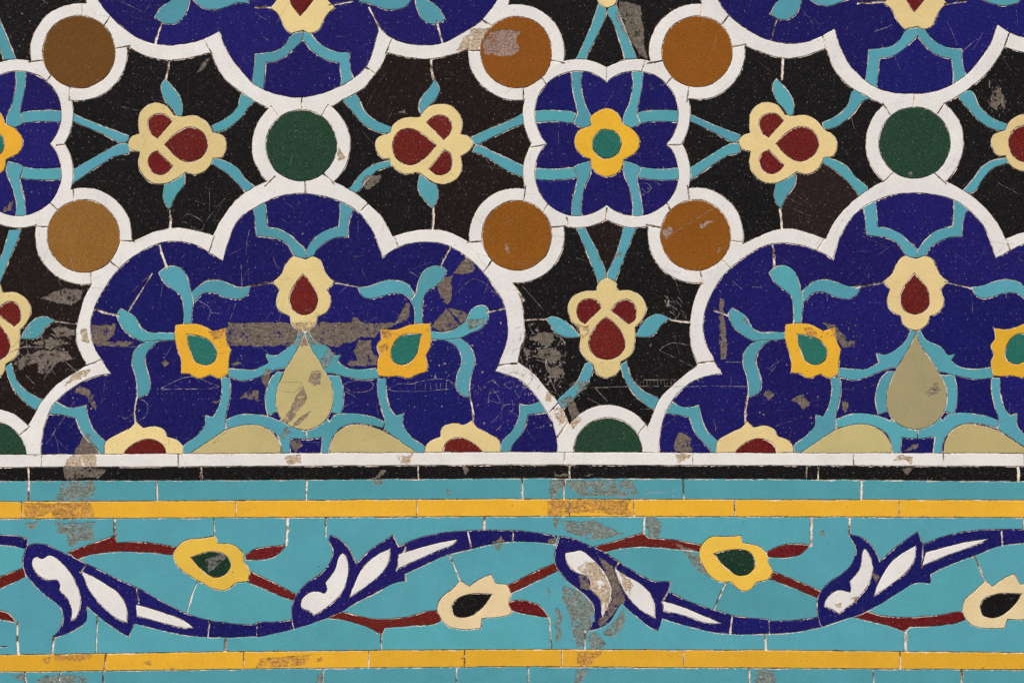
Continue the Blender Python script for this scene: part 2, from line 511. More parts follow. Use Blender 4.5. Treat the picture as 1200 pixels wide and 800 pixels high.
MED = {'medallion_a': (M1_out, M1_in), 'medallion_b': (M2_out, M2_in), 'medallion_c': (M3_out, M3_in), 'medallion_d': (M4_out, M4_in)}
ROS = {'rosette_a': [(677.0, 134), (744.8, 134), (677.0, 203.2), (744.8, 203.2)], 'rosette_b': [(-44.5, 134), (22.6, 134), (-44.5, 203.2), (22.6, 203.2)]}
for k, (o, i) in MED.items():
    add((P, k), 'white_rim', 'white', o, merge='W', jit=0.4)


def lobes(cs, r):
    """Outline of four overlapping circles."""
    cx, cy = sum(c[0] for c in cs) / 4, sum(c[1] for c in cs) / 4
    out = []
    n = 150 if r > 55 else 120
    for i in range(n):
        a = 2 * math.pi * i / n + 0.001
        u = (math.cos(a), math.sin(a))
        best = 0
        for c in cs:
            dx, dy = c[0] - cx, c[1] - cy
            b = u[0] * dx + u[1] * dy
            disc = b * b - (dx * dx + dy * dy - r * r)
            if disc > 0:
                best = max(best, b + math.sqrt(disc))
        best += 0.4 * noise.noise((u[0] * 6, u[1] * 6, cx + r))
        out.append((cx + u[0] * best, cy + u[1] * best))
    return out


for k, cs in ROS.items():
    add((P, k), 'white_rim', 'white', lobes(cs, 64.0), merge='W')

for s in ('97.5,3 97.5,20', '131,19 121,33', '153,54.5 134,58', '35,73 52,71.5', '61,89 52,101', '83,102 82,119', '239,47 249,64',
          '461,44 452,64', '429.5,80 442,89', '354,113 354,131', '385,124 376,138', '318,125 327,138', '563,22.5 577,32.5', '546,60.5 563,60',
          '822,-2 822,21', '853.5,19.5 845,31', '874,53.5 857,56', '758,75.5 778,71.5', '787.5,91 778,103', '807.5,103 804.5,121', '662,75 645,71.5', '634.5,92 643,104',
          '613,103 614,121', '643,169.5 617,174', '778,171 806,170', '963.5,43 968.5,60', '1071,109 1070.5,127', '1107,121 1098,134', '1034,122 1043,136', '1183.5,36 1175,59',
          '86,219 87.8,236', '58.5,237.5 69,247.5', '39,266 57,266', '140,282.4 158,283.2', '129.5,306 141,316.5', '107.4,317.5 108.2,334', '245,297 252,277', '67,171 90,169',
          '323,207 311,219', '379,203.5 392.5,217', '357.5,211 358.8,229', '432.5,237.5 424,247.5', '461.5,275 468,292', '547.5,284.3 567,282.8', '577,305 566.5,321',
          '616.3,218 613.8,236', '643.5,237 636.5,250', '662.5,265 644,267.5', '805.6,218 808,236', '779,234.5 786,248', '757,264 776,267.5', '853,282.2 874,284.5', '844.5,303.5 857,316', '820.5,318 823.5,333',
          '1045.5,203.5 1034.5,214', '1094.5,203.5 1109,217', '958.5,292 967.5,277', '1176.5,277 1184,295', '101,428.5 120,421.5', '36,499.5 23,511',
          '812,426 836,423.5', '667.5,492 653,512', '759,494.5 747.5,509', '644,483 656,469.5', '606,426 583,428', '711,96 711,78', '711,244 710,262', '664,255 668,270', '757,70 752,84'):
    gap(s, R.choice((0.7, 0.8, 0.9, 1.2)), only={'white'})

for k, (cx, cy, r, ro, m) in ROUND.items():
    add((P, k), 'disc', m, circ(cx, cy, r))
for k, (o, i) in MED.items():
    add((P, k), 'blue_tile', 'navy', i, jit=0.35)
for k, cs in ROS.items():
    add((P, k), 'blue_tile', 'navy', lobes(cs, 50.3))

# joints inside the blue
for s in ('293,335 306,333 321,330.5', '391,331 405,333 421,336.5', '187,284 191,299 196,314', '179,320 165,342 150,366', '108,360 124,366 141,370', '528,289 522,300 516,313', '570,366 583,363 597,360',
          '161,464 158,480 159,496', '550.5,464 554,480 555,495',
          '1002,337 1018,334 1036,331', '1106,331 1122,334 1138,338', '904.5,284 906,298 907,314', '825,359 838,364 852,369', '876,463 873.5,480 873,496',
          '190,27 186,40 181,56', '512,25 515.5,40 519.5,55', '432,8 438,20 445.5,35', '299,9.5 317,9', '386,7 414,2', '909.5,24 906,37 902,50', '1106,6 1132,1.5', '1004,4 1037,2.5'):
    gap(s, R.choice((1.0, 1.3, 1.6)), only={'navy'})

# ------------------------------------------------------------------ what fills the medallions
NOT = {'white', 'black', 'brown', 'amber', 'green', 'ochre'}


def medallion_fill(key, fn, lower=True):
    pt = (P, key)

    def A(name, mat, s):
        add(pt, name, mat, s, ban=NOT, fn=fn)
    A('stem', 'turq', '297.5,246c 297,232 309,228 311,237 313,255 314,266.5c 325,267.5 340,275 350,284 357.8,292 360,303c 351,302 344,298 337.5,287.5 325,280 312.5,278 300.5,277c 299.5,262')
    A('stem', 'turq', '358.5,293.5c 367.5,281 380,271 397,265.5c 398.5,250 400,232 412,228 415,242 409.5,260 408.5,278c 395,279 382.5,284 372.5,292.5 366,302 359.5,303.5c')
    A('leaf', 'turq', '224,343c 240,330 255,328 270,332.5 280,336 294,335c 291,345 282.5,350.5 265,349 250,343 237.5,345 229,354 225,356c')
    A('leaf', 'turq', '186,319.5c 195,312.5 207.5,312 217.5,320 222.5,332.5 224.5,343 227,356 225.5,368 225,381c 215.5,381c 215,360 212.5,347.5 202.5,339 192.5,331')
    A('leaf', 'turq', '419,337c 432.5,335 450,329 462.5,328 477.5,332.5 486,345c 481.5,351c 472.5,345 460,344 447.5,347.5 435,350.5 425,347.5')
    A('leaf', 'turq', '486,346 489,332.5 495,319 505,312 517.5,312 525,317.5c 515,332.5 500,342.5 496,352.5 495.5,381c 485.5,381c 485,360 481.5,351')
    A('petals', 'cream', '344,300.5 351,302 359,304c 366,300.5 375,304 380,315 386,325 392.5,330.5c 384,340c 387.5,350 387,360 381,367.5 372.5,371c 370,380 360,387.5 350,386.5 342,380 340,371c '
      '327.5,364 324,352.5 327.5,340c 319.5,330.5c 329,322.5 335,310')
    A('flower_heart', 'maroon', '355.5,320.5c 364,331 371,342.5 372.5,355 367.5,365 356,369 344,364 339,351 342.5,339 350,327.5')
    if not lower:
        return
    # curling side leaves and their tails
    A('leaf', 'turq', '142.5,361c 150,365 160,372.5 165,383 175,389.5 190,389.5 208,390c 208,398c 185,400 170,401 158,396 146,387 139,375 137.5,367')
    A('stem', 'turq', '190,398.5c 180,405 172.5,415 171,425 175,437.5 177.5,450 175,460 161,466.5c 161,455 159,440 155,427.5 156,415 162.5,405 171,400c')
    A('leaf', 'turq', '504,387.5c 520,389 535,384 546,375 552.5,362.5 565,357 571,360 572,372.5 565,384 550,391 535,397.5 504,397.5c')
    A('stem', 'turq', '519,398c 532.5,404 540,415 540,427.5 535,440 534,452.5 541,462.5 551,466c 550,454 552.5,440 557,425 555,412.5 549,403 540,396c')
    # stems that leave the drop
    A('stem', 'turq', '259.5,441c 270,443c 271,460 267.5,477.5 264.5,492 265,503c 245,518 224,531 216,540 212,534 215,522.5 230,511 240,499 241,486c 250,488c 257.5,472.5 260,457.5')
    A('stem', 'turq', '442.5,443c 453,443c 453,460 457.5,477.5 464,486.5c 473,484c 472.5,497.5 482.5,511 500,523c 500,536c 490,534 470,517 450,503c 451,493 446,475 442.5,460')
    A('sepal', 'turq', '351,386c 358,390c 358,436c 331,431c 315,436.5 300,443 285,446 268,441.5c 268,431c 287,432.5 300,432.5 315,425c 311.5,414c 322,416 338,407 346,399')
    A('sepal', 'turq', '358,390c 361.5,386.5c 368,398 385,407 392.5,416.5 400.5,414.5c 396,423c 405,429.5 420,432.5 441,430.5c 445,443c 425,445 405,441.5 387,437c 358,436c')
    A('stem', 'turq', '325,435c 345,436c 345,488c 324,483c 314,486.5c 311,472.5 312.5,455 317.5,443')
    A('stem', 'turq', '372,440c 389,439.5 399,439.5c 402.5,455 402.5,472.5 399,486.5c 390,483c 372,488c')
    A('scroll', 'turq', '264.5,491.5c 282.5,485 300,485 315,487.5 327.5,492.5c 340,480 359,480c 359,514.5c 341,513.5c 340,536c 331,536c 330,522.5 325,510 312.5,501 298,498 282.5,499 266,502c')
    A('scroll', 'turq', '359.6,514.5c 359.6,480c 378,480 386,493c 392.5,486 412.5,484 430,486 445,490.5 451.5,494.5c 449,501.5c 432.5,497.5 415,496 400,501 391,511 386,522.5 386,536c 376,536c 377.5,512.5c')
    A('drop', 'tan', '357,391c 362.5,405 372.5,420 382.5,437.5 389,450 391,467.5 387.5,483 377.5,496 361,503.5 345,501 330,491 324,475 325,457.5 332.5,437.5 342.5,420 351,405')
    A('half_drop', 'tan', '222,532c 240,520 265,504 282.5,498.5 300,497.5 312.5,501.5 322.5,510 329,522.5 329.5,538c 222,538c')
    A('half_drop', 'tan', '387.5,538c 387.5,530 389,517.5 396,505.5 410,497.5 430,498.5 450,505 470,518 487,530 488,538c')
    # angled stems in the lower lobes
    A('stem', 'turq', '52,484c 63,468c 82.5,477.5 101.5,474.5c 104,487.5 110,502.5 126,518c 126,536c 117,536c 117,530.5 105,517.5 95,505 89,489.5c 75,486.5')
    A('stem', 'turq', '584,536c 585,526 587.5,517.5 600,504 607.5,487.5 608.5,472.5c 620,474 640,466c 642,483c 619,486c 616,497.5 610,510 600,522.5 595,536c')
    # buds
    A('petals', 'yellow', '206,381c 217.5,379.5 235,380.5 250,388c 265,384c 265.5,398 271,410c 268.5,425 268,438c 258,443.5 247.5,439c 232.5,443.5 222.5,438c 212.5,437.5c 212.5,422.5 207.5,405 205.5,396')
    A('flower_heart', 'teal', '219.5,392c 232,393.5 243,397 250.5,403 255,412.5 252.5,422.5 242.5,428 230,424 224,412.5 221,402')
    A('petals', 'yellow', '446,385c 457.5,386.5c 467,385.5 480,380.5 504,378.5c 505.5,392 504,408 499,417.5c 501.5,427 500.5,435c 490,438.5 479,443 467.5,440.5c 455,441.5 444,440.5c 442,425 445,415.5c 442,405 447.5,397c')
    A('flower_heart', 'teal', '494.5,391.5c 482,391 472,392.5 464.5,398 459,410 459,420 465,426 475,427 485,420 490,410 491.5,400')
    # flowers cut off by the border
    A('petals', 'cream', '124,540c 124.5,517.5 140,507.5 154,500.5 160,493.5c 168,501c 180,499 192.5,503 196.5,511.5c 207.5,515 214.5,522.5 215,540c')
    A('flower_heart', 'maroon', '144,538c 146,530.5 155,521 170,514.5 185,516.5 194,525 196,538c')
    A('petals', 'cream', '498,540c 500,520 507.5,514.5 516,511.5c 519,500 530,495.5 544,497.5c 554,492.5c 559,500.5 572.5,507.5 585,515.5 585.5,540c')
    A('flower_heart', 'maroon', '517,538c 519,529 523,519 535,512.5 550,516.5 566,530 568,538c')


k2 = knots([60, 125, 142, 206, 299, 356, 400, 446, 500], [780, 841, 857.5, 920, 1013, 1071.4, 1118.5, 1164.6, 1219])
ku = knots([186, 206, 299, 356, 400, 462, 525], [181, 205, 297.5, 352.3, 401.5, 462, 522])
kv = knots([186, 301, 356, 408, 462], [902, 1017.5, 1071.4, 1126, 1178])
medallion_fill('medallion_a', IDENT)
medallion_fill('medallion_b', lambda x, y: (k2(x), y - 0.6))
medallion_fill('medallion_c', lambda x, y: (ku(x), 340.4 - y), lower=False)
medallion_fill('medallion_d', lambda x, y: (kv(x), 335.6 - y), lower=False)


def rosette_fill(key, dx):
    pt = (P, key)
    v = '669,76c 683,76c 682,86 681,100 685,120 692.5,140 691,152c 686,151 672.5,145 676,133 672.5,115 670,100'
    h = '620,131c 650,129.5 676,134.5 672,145c 652.5,143 620,144.5c'
    for mx in (0, 1):
        for my in (0, 1):
            f = lambda x, y: ((1422.4 - x if mx else x) + dx, (341.0 - y if my else y))
            add(pt, 'stem', 'turq', h, ban=NOT, fn=f)
            add(pt, 'stem', 'turq', v, ban=NOT, fn=f)
    f = lambda x, y: (x + dx, y)
    add(pt, 'petals', 'yellow', '711,127.5 723,132.5 729,145.5c 741,152 749.5,165 745,179 730,187.5c 728,198 722,204 711,207.5 700,204 694,197.5 692.5,187.5c 680,181 673,167.5 677.5,154 692.5,147.5c 692,138 700,131', ban=NOT, fn=f)
    add(pt, 'flower_heart', 'teal', circ(711 + dx, 169, 17), ban=NOT)


rosette_fill('rosette_a', 0)
rosette_fill('rosette_b', -722)

# ------------------------------------------------------------------ level courses and the frieze
course(('white_border',), 'tile', 'white', L_white0, L_white1)
course(('black_border',), 'tile', 'black', L_white1, L_black1)
course(('turquoise_border',), 'tile', 'turq', L_black1, L_turq1)
course(('yellow_border',), 'tile', 'yellow', L_turq1, L_yel1)
F = 'scroll_frieze'
course((F,), 'ground_tile', 'turq', L_yel1, L_frz1)
course(('yellow_border_low',), 'tile', 'yellow', L_frz1, L_yel2)
course(('turquoise_border_low',), 'tile', 'turq', L_yel2, lambda x: 826.0)


def cuts(xs, f0, f1, only):
    for x, w in xs:
        x2 = x + R.uniform(-0.8, 0.8)
        a, b = f0(x) + 0.2, f1(x) - 0.2
        w *= {'yellow': 0.4, 'white': 0.6}.get(next(iter(only)), 0.85)
        gap('%f,%f %f,%f %f,%f' % (x, a, (x + x2) / 2 + R.uniform(-.5, .5), (a + b) / 2, x2, b), w, only=only)


cuts([(50, .9), (209.5, 1.3), (662, 1.4), (812, .8), (1000, .8), (1105, .9), (1199, .8), (-90, 1), (1330, 1)], L_white0, L_white1, {'white'})
cuts([(34, 1.6), (236, 1.9), (490, 1.1), (667, 1.3), (945, 1.1), (959, 1.3), (1192, 2)], L_white1, L_black1, {'black'})
cuts([(34, 1.8), (184.5, 1.6), (360, 1.3), (612, 1.4), (661, 1.6), (800, 1), (1009, 1.9)], L_black1, L_turq1, {'turq'})
cuts([(26, 1), (277, .8), (489, .8), (668, 1.2), (743, 1.3), (861, 1), (1053, 1)], L_turq1, L_yel1, {'yellow'})
cuts([(286, .9), (432, 1), (544.5, 1.2), (658, 1.1), (800, .9), (1054, 1.6)], L_frz1, L_yel2, {'yellow'})
gap('125,763 124,775 122,787', 1.1, only={'yellow'})
cuts([(122, 1), (379, 1), (535, .9), (619, 1.1), (877.5, 1.2), (1023, .9), (1126, 2.6), (30, 1.5), (71, 1.4)], L_yel2, lambda x: 826, {'turq'})
T = {'turq'}
for s, w in (('135,607 134.5,616 136.5,628', 2.6), ('251,607 252,629', .9), ('21,728 21,745 22.5,768', 2.2), ('64,744 63,755 62,768', 2.2), ('115,720 114,740 113,764', 1.0), ('234,676 227,693 219,719', .9),
             ('265,745 264,764', 3.0), ('337.5,606 337,620 335.5,638', 2.2), ('382,606 382,628', 1.5), ('567.5,606 567,620', 2.4), ('527,650 533,664 540,682', 1.2), ('446.5,743 447,762', 1.2),
             ('754.5,604 754.5,625', 1.8), ('643,721 645,740 647,761', 1.2), ('685.5,737 685,761', 1.1), ('851,680 843,698 835.5,716', 1.3), ('896,742 897,761', 1.8),
             ('950,605 950,622 949.5,638.5', 2.4), ('995,606 995,627', 1.3), ('1140.5,650 1148,666 1155.5,683', 1.3), ('1060,738 1060.5,750 1060,763', 2.8), ('1199,605 1198.5,620', 1),
             ('0,757 9,757', .8)):
    gap(s, w * 0.85, only=T)

# maroon stems and leaves
for s in ('-40,690c 0,675 30,664c 31,675c 0,689 -40,704c',
          '80,646.5c 105,637.5 135.5,626.5c 137.5,635c 172.5,635 208,640.5c 209,650.5c 175,647 135,646 110,649 92,654c',
          '290,667c 320,681 347,695.5c 345,703.5c 320,694 289,680.5c',
          '384,723c 400,716.5 420,721 442.5,724.5 475,722.5 512.5,715 519,720 515,727.5 482.5,732.5 451,735c 447,743.5c 435,736 410,727.5',
          '594,685.5c 625,670 652,658.5c 655,667.5c 627.5,681 594,696.5c',
          '696,640c 725,632 753.5,623.5c 760,629.5c 790,632 823,638c 823,646.5c 790,642.5 750,640 725,642.5 706,647c',
          '902,667.5c 927.5,677.5 961,691.5c 959,701c 927.5,687.5 901,677.5c',
          '997,722c 1012.5,715.5 1032.5,720.5 1062.5,722.5 1100,720 1127.5,717 1133,722 1125,727.5 1095,732.5 1064.5,734c 1060,739.5c 1040,732.5'):
    add((F,), 'maroon_stem', 'maroon', s)
for s in ('-30,712 0,714.5 10,717.5 20,728.5c 0,725 -30,722', '287.5,650c 300,642.5 315,640 336.5,637.5c 327.5,648 315,654 300,655.5 289,655c',
          '593,706c 605,702.5 620,704 635,711 643,723c 625,720.5 605,716 592,710c', '898,646c 917.5,637.5 949.5,637c 937.5,649 917.5,653 898,652c'):
    add((F,), 'maroon_leaf', 'maroon', s)

PALM = {
    'palmette_a': ('31,641c 36,637.5 54,637.5 67.5,644 85,651 102.5,660 125,671 145,681 162,688 190,704 217.5,717.5 246,726 275,730 301,731c 301,744.5c 270,746 240,745.5 215,742.5 190,737.5 158.5,729.5c '
                   '151,745c 140,739 122.5,726 107.5,714 102.5,709.5c 101,727.5 87.5,737.5 75,743 63.5,745.5c 72,735 75,722.5 71,710 55,697.5 37.5,680 30,670 27.5,657.5',
                   ('39,655 44,652 50,654.5 59,650 70,656 82.5,670 91,685 95,700 94,712.5 89,724 85,725.5 85,715 81,702.5 70,690.5c 71,684 67.5,679 57.5,679 45,672.5 38.5,662',
                    '96,668.5c 107.5,674 125,684 140,695 149,712 149.5,729.5c 135,722.5 120,709 105,690', '160,707.5c 185,715 215,726 227,734.5c 217.5,735 190,729 161,721c')),
    'palmette_b': ('342.5,727.5c 342.5,710 347.5,697.5 360,682.5 375,672.5 387.5,657.5 390.5,645 385,632.5c 387.5,626.5c 400,632.5 410,644 417.5,660.5c 432.5,645 447.5,635 460.5,626.5c 467,639.5c 490,630 515,624.5 537.5,622 565,620.5 '
                   '601,621c 601,634c 580,636 552.5,642.5 520,651 495,662.5 474.5,671.5c 476,680c 462.5,682.5 440,694 420,704 400,716 385,722.5 365,730 345,736.5c',
                   ('354,711 354,702.5 362.5,694 372.5,692.5 381,694.5 384,689 382,682c 392.5,667.5 399,650 402.5,648 408,660 407.5,677.5 400,695 387.5,707.5 369,720c 362.5,715c',
                    '457.5,642c 456,657.5 447.5,671 430,686 410,699.5c 414,687.5 425,665 440,651', '467.5,649c 487.5,642.5 512.5,636 536,631.5c 532.5,636.5 515,644 490,655 466,666c')),
    'palmette_c': ('651,642.5 656,627.5c 672.5,631 692.5,640 707.5,646 725,657.5 745,670 765,680 785.5,680.5c 783.5,692.5c 810,705 837.5,714 862.5,721 901,725c 901,741.5c 862.5,742.5 830,739 805,732.5 776,724.5c '
                   '771,738c 762.5,735 750,725 735,712.5 729,705.5c 722.5,715 715,727.5 702.5,735 688.5,738.5c 695,727.5 696,712.5 690,701 677.5,690 660,675 650.5,659',
                   ('662.5,647.5 670,646.5 680,644.5 694,654 707.5,669 716,687.5 715,705 706,723c 705,717.5 704,702.5 691,689.5c 692,681 688,675 675,670 665.5,660',
                    '720,665c 735,675 752.5,685 765,702.5 767.5,723c 750,714 735,697.5 725,680', '776,703.5c 795,709 825,721 845,729.5c 830,729.5 800,720 777.5,715c')),
    'palmette_d': ('961,730.5c 957,715 959,697.5 970,682.5 987.5,671 999,657.5 1002.5,642.5 994.5,625.5c 1010,629.5 1022.5,641 1030.5,657.5c 1045,644 1060,632.5 1074.5,622.5c 1081,636.5c 1112.5,626 1140,621 1172.5,619.5 1250,620c '
                   '1250,632c 1200,635.5 1172.5,639 1140,651 1115,660 1089.5,671.5c 1090.5,682.5c 1072.5,682.5 1050,695 1030,707.5 1007.5,719 985,726 963,733.5c',
                   ('966,709 969,700 980,691 996,693.5c 997.5,687.5 995.5,681c 1007.5,665 1011,645 1012.5,642.5 1020,655 1022,670 1015,687.5 1002.5,702.5 982.5,718.5c 975,713.5',
                    '1073,638.5c 1071,655 1060,671 1042.5,685 1023.5,698c 1030,680 1042.5,660 1055,649', '1084,647c 1105,641 1132.5,634.5 1158,630.5c 1140,639 1112.5,649 1080.5,662.5c')),
}
for s in ('-46,620 0,626 20,627.5 33,631c 32,643c 15,639 0,637.5 -46,634', '299,730.5 325,728 343,725c 345,736c 320,742 299,744.5', '599,620.5c 625,623 653,627.5c 650,637c 625,634.5 599,633.5c', '899,727c 930,726 960,722c 963,734c 930,740 899,742c'):
    add((F,), 'scroll_stem', 'navy', s)
for k, (o, ws) in PALM.items():
    add((F, k), 'blue_tile', 'navy', o, merge=k)
    for s in {'palmette_a': ('103.5,658 95,670', '246.5,724 243.5,747', '160,686 163,706'), 'palmette_b': ('547.5,620 553,644', '476,640 464,668'), 'palmette_c': ('858,719 855,744', '725,655 720,667', '784,690 775,705'),
              'palmette_d': ('1172.5,618 1174,641', '1081,634 1080,664')}[k]:
        gap(s, 1.0, only={'navy'})
    for s in ws:
        add((F, k), 'white_inset', 'white', s)

# frieze flowers
for key, petal, heart, pm, hm in (
    ('frieze_flower_a', '207.5,641 217.5,632.5 237.5,630 253,627.5c 256,636.5c 272.5,637.5 285,647.5 286,658c 292.5,667.5 291.5,680c 277.5,682.5c 265,690.5 250,689 240,684 225,675 211,665 204,652.5',
     '223.5,652.5c 247.5,645.5 265,650 271,661 265,672.5 252.5,676 237.5,667.5', 'lemon', 'darkgreen'),
    ('frieze_flower_b', '518,726.5c 512.5,712.5 517.5,700 532.5,687.5 539.5,679.5c 550,686.5c 562.5,677.5 575.5,672c 581,683c 594,685 599,696c 596,707c 599.5,717.5 582.5,722.5 565,724c 563.5,735.5c 545,736.5 527.5,734',
     '577,695.5c 552.5,695 537.5,700 529.5,710 532.5,720 546,722.5 562.5,714.5', 'pale', 'black'),
    ('frieze_flower_c', '822.5,637.5 832.5,629 852.5,628 868,627c 870,635.5c 887.5,639 897.5,647.5 900,659c 905,669 900,678.5c 886,681.5c 880,689.5 869,691.5 855,681c 840,680 825,665 819,649',
     '835.5,648c 857.5,643.5 877.5,646 885,660 877.5,671.5 865,673.5 850,664', 'lemon', 'darkgreen'),
    ('frieze_flower_d', '1131.5,725.5c 1127.5,715 1130,702.5 1142.5,691 1154,680c 1162.5,686.5c 1175,677.5 1188,671.5c 1194,684c 1212,684 1218,700 1214,718 1200,725 1180,725c 1176.5,735.5c 1155,735.5 1140,732.5',
     '1197,695c 1170,695 1152.5,701 1147.5,711 1152.5,721 1165,723 1182.5,714', 'pale', 'black')):
    add((F, key), 'petals', pm, petal)
    add((F, key), 'flower_heart', hm, heart)

# ------------------------------------------------------------------ wear: lost glaze and scratches
WEAR = []       # (polygon, level) level 1 = glaze gone, 2 = scratch


def chip(s, jit=0.9):
    p = [(x, y, True) for x, y, c in pts(s)]
    q = []
    off = R.uniform(0, 900)
    for x, y in curve(p, 1.7, 0.0):
        a, b = noise.noise_vector((x * 0.12, y * 0.12, off)), noise.noise_vector((x * 0.5, y * 0.5, off))
        q.append((x + jit * (2.6 * a.x + 1.8 * b.x), y + jit * (2.6 * a.y + 1.8 * b.y)))
    WEAR.append((q, 1))


def scr(s, w=0.7):
    WEAR.append((strip(pts(s), w, 0.3), 2))


for s in ('266,378 330,377.5 463,378 459,384 447,386 441,396 424,394 412,401 395,405 330,405 266,405.5', '109,381 137,379 134,390 127,401 113,405 108,395', '112,399 160,400 150,405.5 115,405.5',
          '420,399 435,399 436,412 442,417 444,427 425,429.5 407,427 410,422 419,421 414,411', '530,320 547,302 557.5,314 550,322 538,321', '512,335 522,325 530,320 530,350 524,357 516,350',
          '505,382 522.5,361 540,381 532,386 515,388', '523,359 550,367 546,375 541,379', '546,375 569,372 565,384 550,386', '462,380 475,355 480,355 480,370 474,379', '411,378 416,369 425,377',
          '47,350 65,342 77,337 97,340 96,350 85,357 67,355', '17,427 27,417 50,410 80,410 86,419 72,424 57,437 46,436 45,424 25,432', '75,452 89,436 107,432 102,441 87,447',
          '94,452 105,455 111,465 112,482 107,475 100,462 87,459', '86,532 95,515 104,507 112,520 119,532', '82,533 112,532 114,547 76,548', '75,548 125,549 117,560 98,558 82,563 74,560', '74,563 112,563 111,587 66,586',
          '27,589 45,590 108,588 110,607 66,608 60,600 48,606 30,606', '65,612 111,611 111,632 95,633 82,642 80,627 67,622', '30,611 46,610 40,619 33,619', '15,789 32,789 30,796 20,795', '42,797 57,790 100,790 106,812 84,800 60,806',
          '65,767 110,766 105,772 84,773 65,774', '50,770 60,768 58,778', '305,772 315,770 365,766 357,779 300,781', '725,2 751,7 757,70 747,62 735,37 726,20', '567,50 575,37 600,35 611,37 605,47 609,60 600,66 567,64',
          '534,60 542,47 555,35 574,34 565,47 561,61 546,59', '720,14 726,18 742,52 735,50', '361,447 365,435 377,435 377,450 368,451', '332,492 345,470 356,452 360,465 350,482 337,497', '340,500 355,487 366,480 352,497', '327,512 336,500 342,506 334,514',
          '374,424 386,406 392,413 384,432', '341,517 352,514 356,522 345,531', '334,535 354,532 354,542 337,544', '465,535 484,532 482,542 470,542', '440,560 448,549 454,550 446,560', '675,380 689,381 691,389 682,397 678,390',
          '650,480 659,477 665,492 654,496', '640,459 647,460 646,472 641,470', '667,450 684,445 690,450 676,462', '664,472 672,470 680,485 669,492', '667,496 677,487 681,495 672,502', '658,470 668,463 672,468 660,476',
          '789,522 795,507 800,506 811,515 807,522 812,528 792,529', '791,532 811,532 800,540 794,542', '644,562 660,562 660,572 652,582 644,582', '664,562 740,563 749,577 740,581 680,581 672,572 664,568',
          '642,586 741,585 735,595 742,604 690,600 642,604', '646,607 655,607 652,622 649,619', '656,609 676,610 684,630 666,625', '677,610 695,610 712,617 732,625 707,631 687,632', '756,606 772,607 776,616 772,630 760,627',
          '677,666 687,657 700,659 711,676 716,690 714,706 706,724 703,703 690,688 692,677', '700,650 717,662 724,680 733,702 728,707 715,722 703,734 700,725 709,718 717,704 717,686 708,668', '677,672 690,672 690,690 682,688',
          '724,668 734,674 742,686 738,697 730,688', '660,686 682,692 696,712 692,730 685,757 676,759 665,715 659,700', '652,710 659,720 657,747 652,755', '731,710 732,730 720,746 707,745 706,739 725,722', '697,740 712,752 709,759 690,759 689,745',
          '676,763 706,763 691,780 676,780', '675,782 692,782 680,799 672,806', '885,785 905,785 911,800 909,815 885,815', '983,399 1000,399 1000,407 986,406', '960,377 975,380 992,395 990,400 980,398 972,385', '942,385 952,384 958,394 948,398',
          '1082,460 1097,447 1102,457 1090,465', '927,467 940,461 950,472 942,479 934,472', '987,469 994,472 990,482 987,482', '1060,527 1075,519 1075,525 1064,528', '1045,541 1055,532 1069,535 1067,544 1060,538', '1056,549 1072,548 1062,556',
          '843,348 848,352 852,420 844,421', '396,172 406,186 398,190', '466,131 474,128 476,134', '229,88 243,68 247,67 240,80', '422,213 431,206 448,205 444,214 430,223', '577,634 588,628 592,634 584,646', '188,425 193,420 199,425 193,430', '271,426 278,422 283,427 276,429',
          '246,470 258,467 256,471', '280,466 292,458 303,457 303,470', '306,445 312,432 318,434 312,455', '241,655 258,648 266,652 246,670', '172,388 163,380 160,376 168,384', '95,386 103,384 105,402 97,400', '200,782 205,780 203,786', '168,775 176,773 178,781',
          '445,385 457,387 460,395 447,396', '443,405 455,402 456,412 446,414', '244,387 264,385 264,396 250,397', '1021,668 1031,675 1026,684', '996,700 1005,697 1003,706', '978,708 986,704 984,712', '1147,784 1152,780 1156,785', '788,636 808,640 814,646 800,643',
          '800,645 815,647 832,676 816,668', '640,690 645,688 643,700', '545,555 542,545 550,550', '436,560 452,562 446,570 438,568', '522,573 529,575 526,581', '370,775 378,768 377,776', '541,770 545,770 545,782', '373,790 380,787 378,802 371,800',
          '760,404 765,402 764,407', '868,377 872,372 876,380', '641,631 650,627 652,634 644,636', '650,555 667,555 667,558 650,558', '683,555 697,556 690,558', '1176,130 1163,106 1168,98 1178,120', '895,460 900,455 906,463 900,470', '960,625 965,620 968,627',
          '1068,200 1062,204 1068,207', '592,284 598,290 596,297 590,292', '775,270 786,264 788,272 780,282', '820,268 838,258 820,262', '840,292 844,288 843,298', '700,305 704,302 703,308', '719,300 728,296 726,304'):
    chip(s)
for s in ('618,395 640,388 652,398 640,405 625,402', '628,410 650,405 660,415 645,425 632,420', '640,428 660,432 655,445 645,440', '612,405 622,410 618,420', '60,385 80,380 90,392 70,395', '36,402 60,395 85,402 60,408',
          '2,250 12,238 18,235 14,246', '430,218 440,205 446,207 438,216', '1163,108 1170,118 1168,132 1160,124', '720,20 727,22 736,42 731,44'):
    chip(s, 1.3)
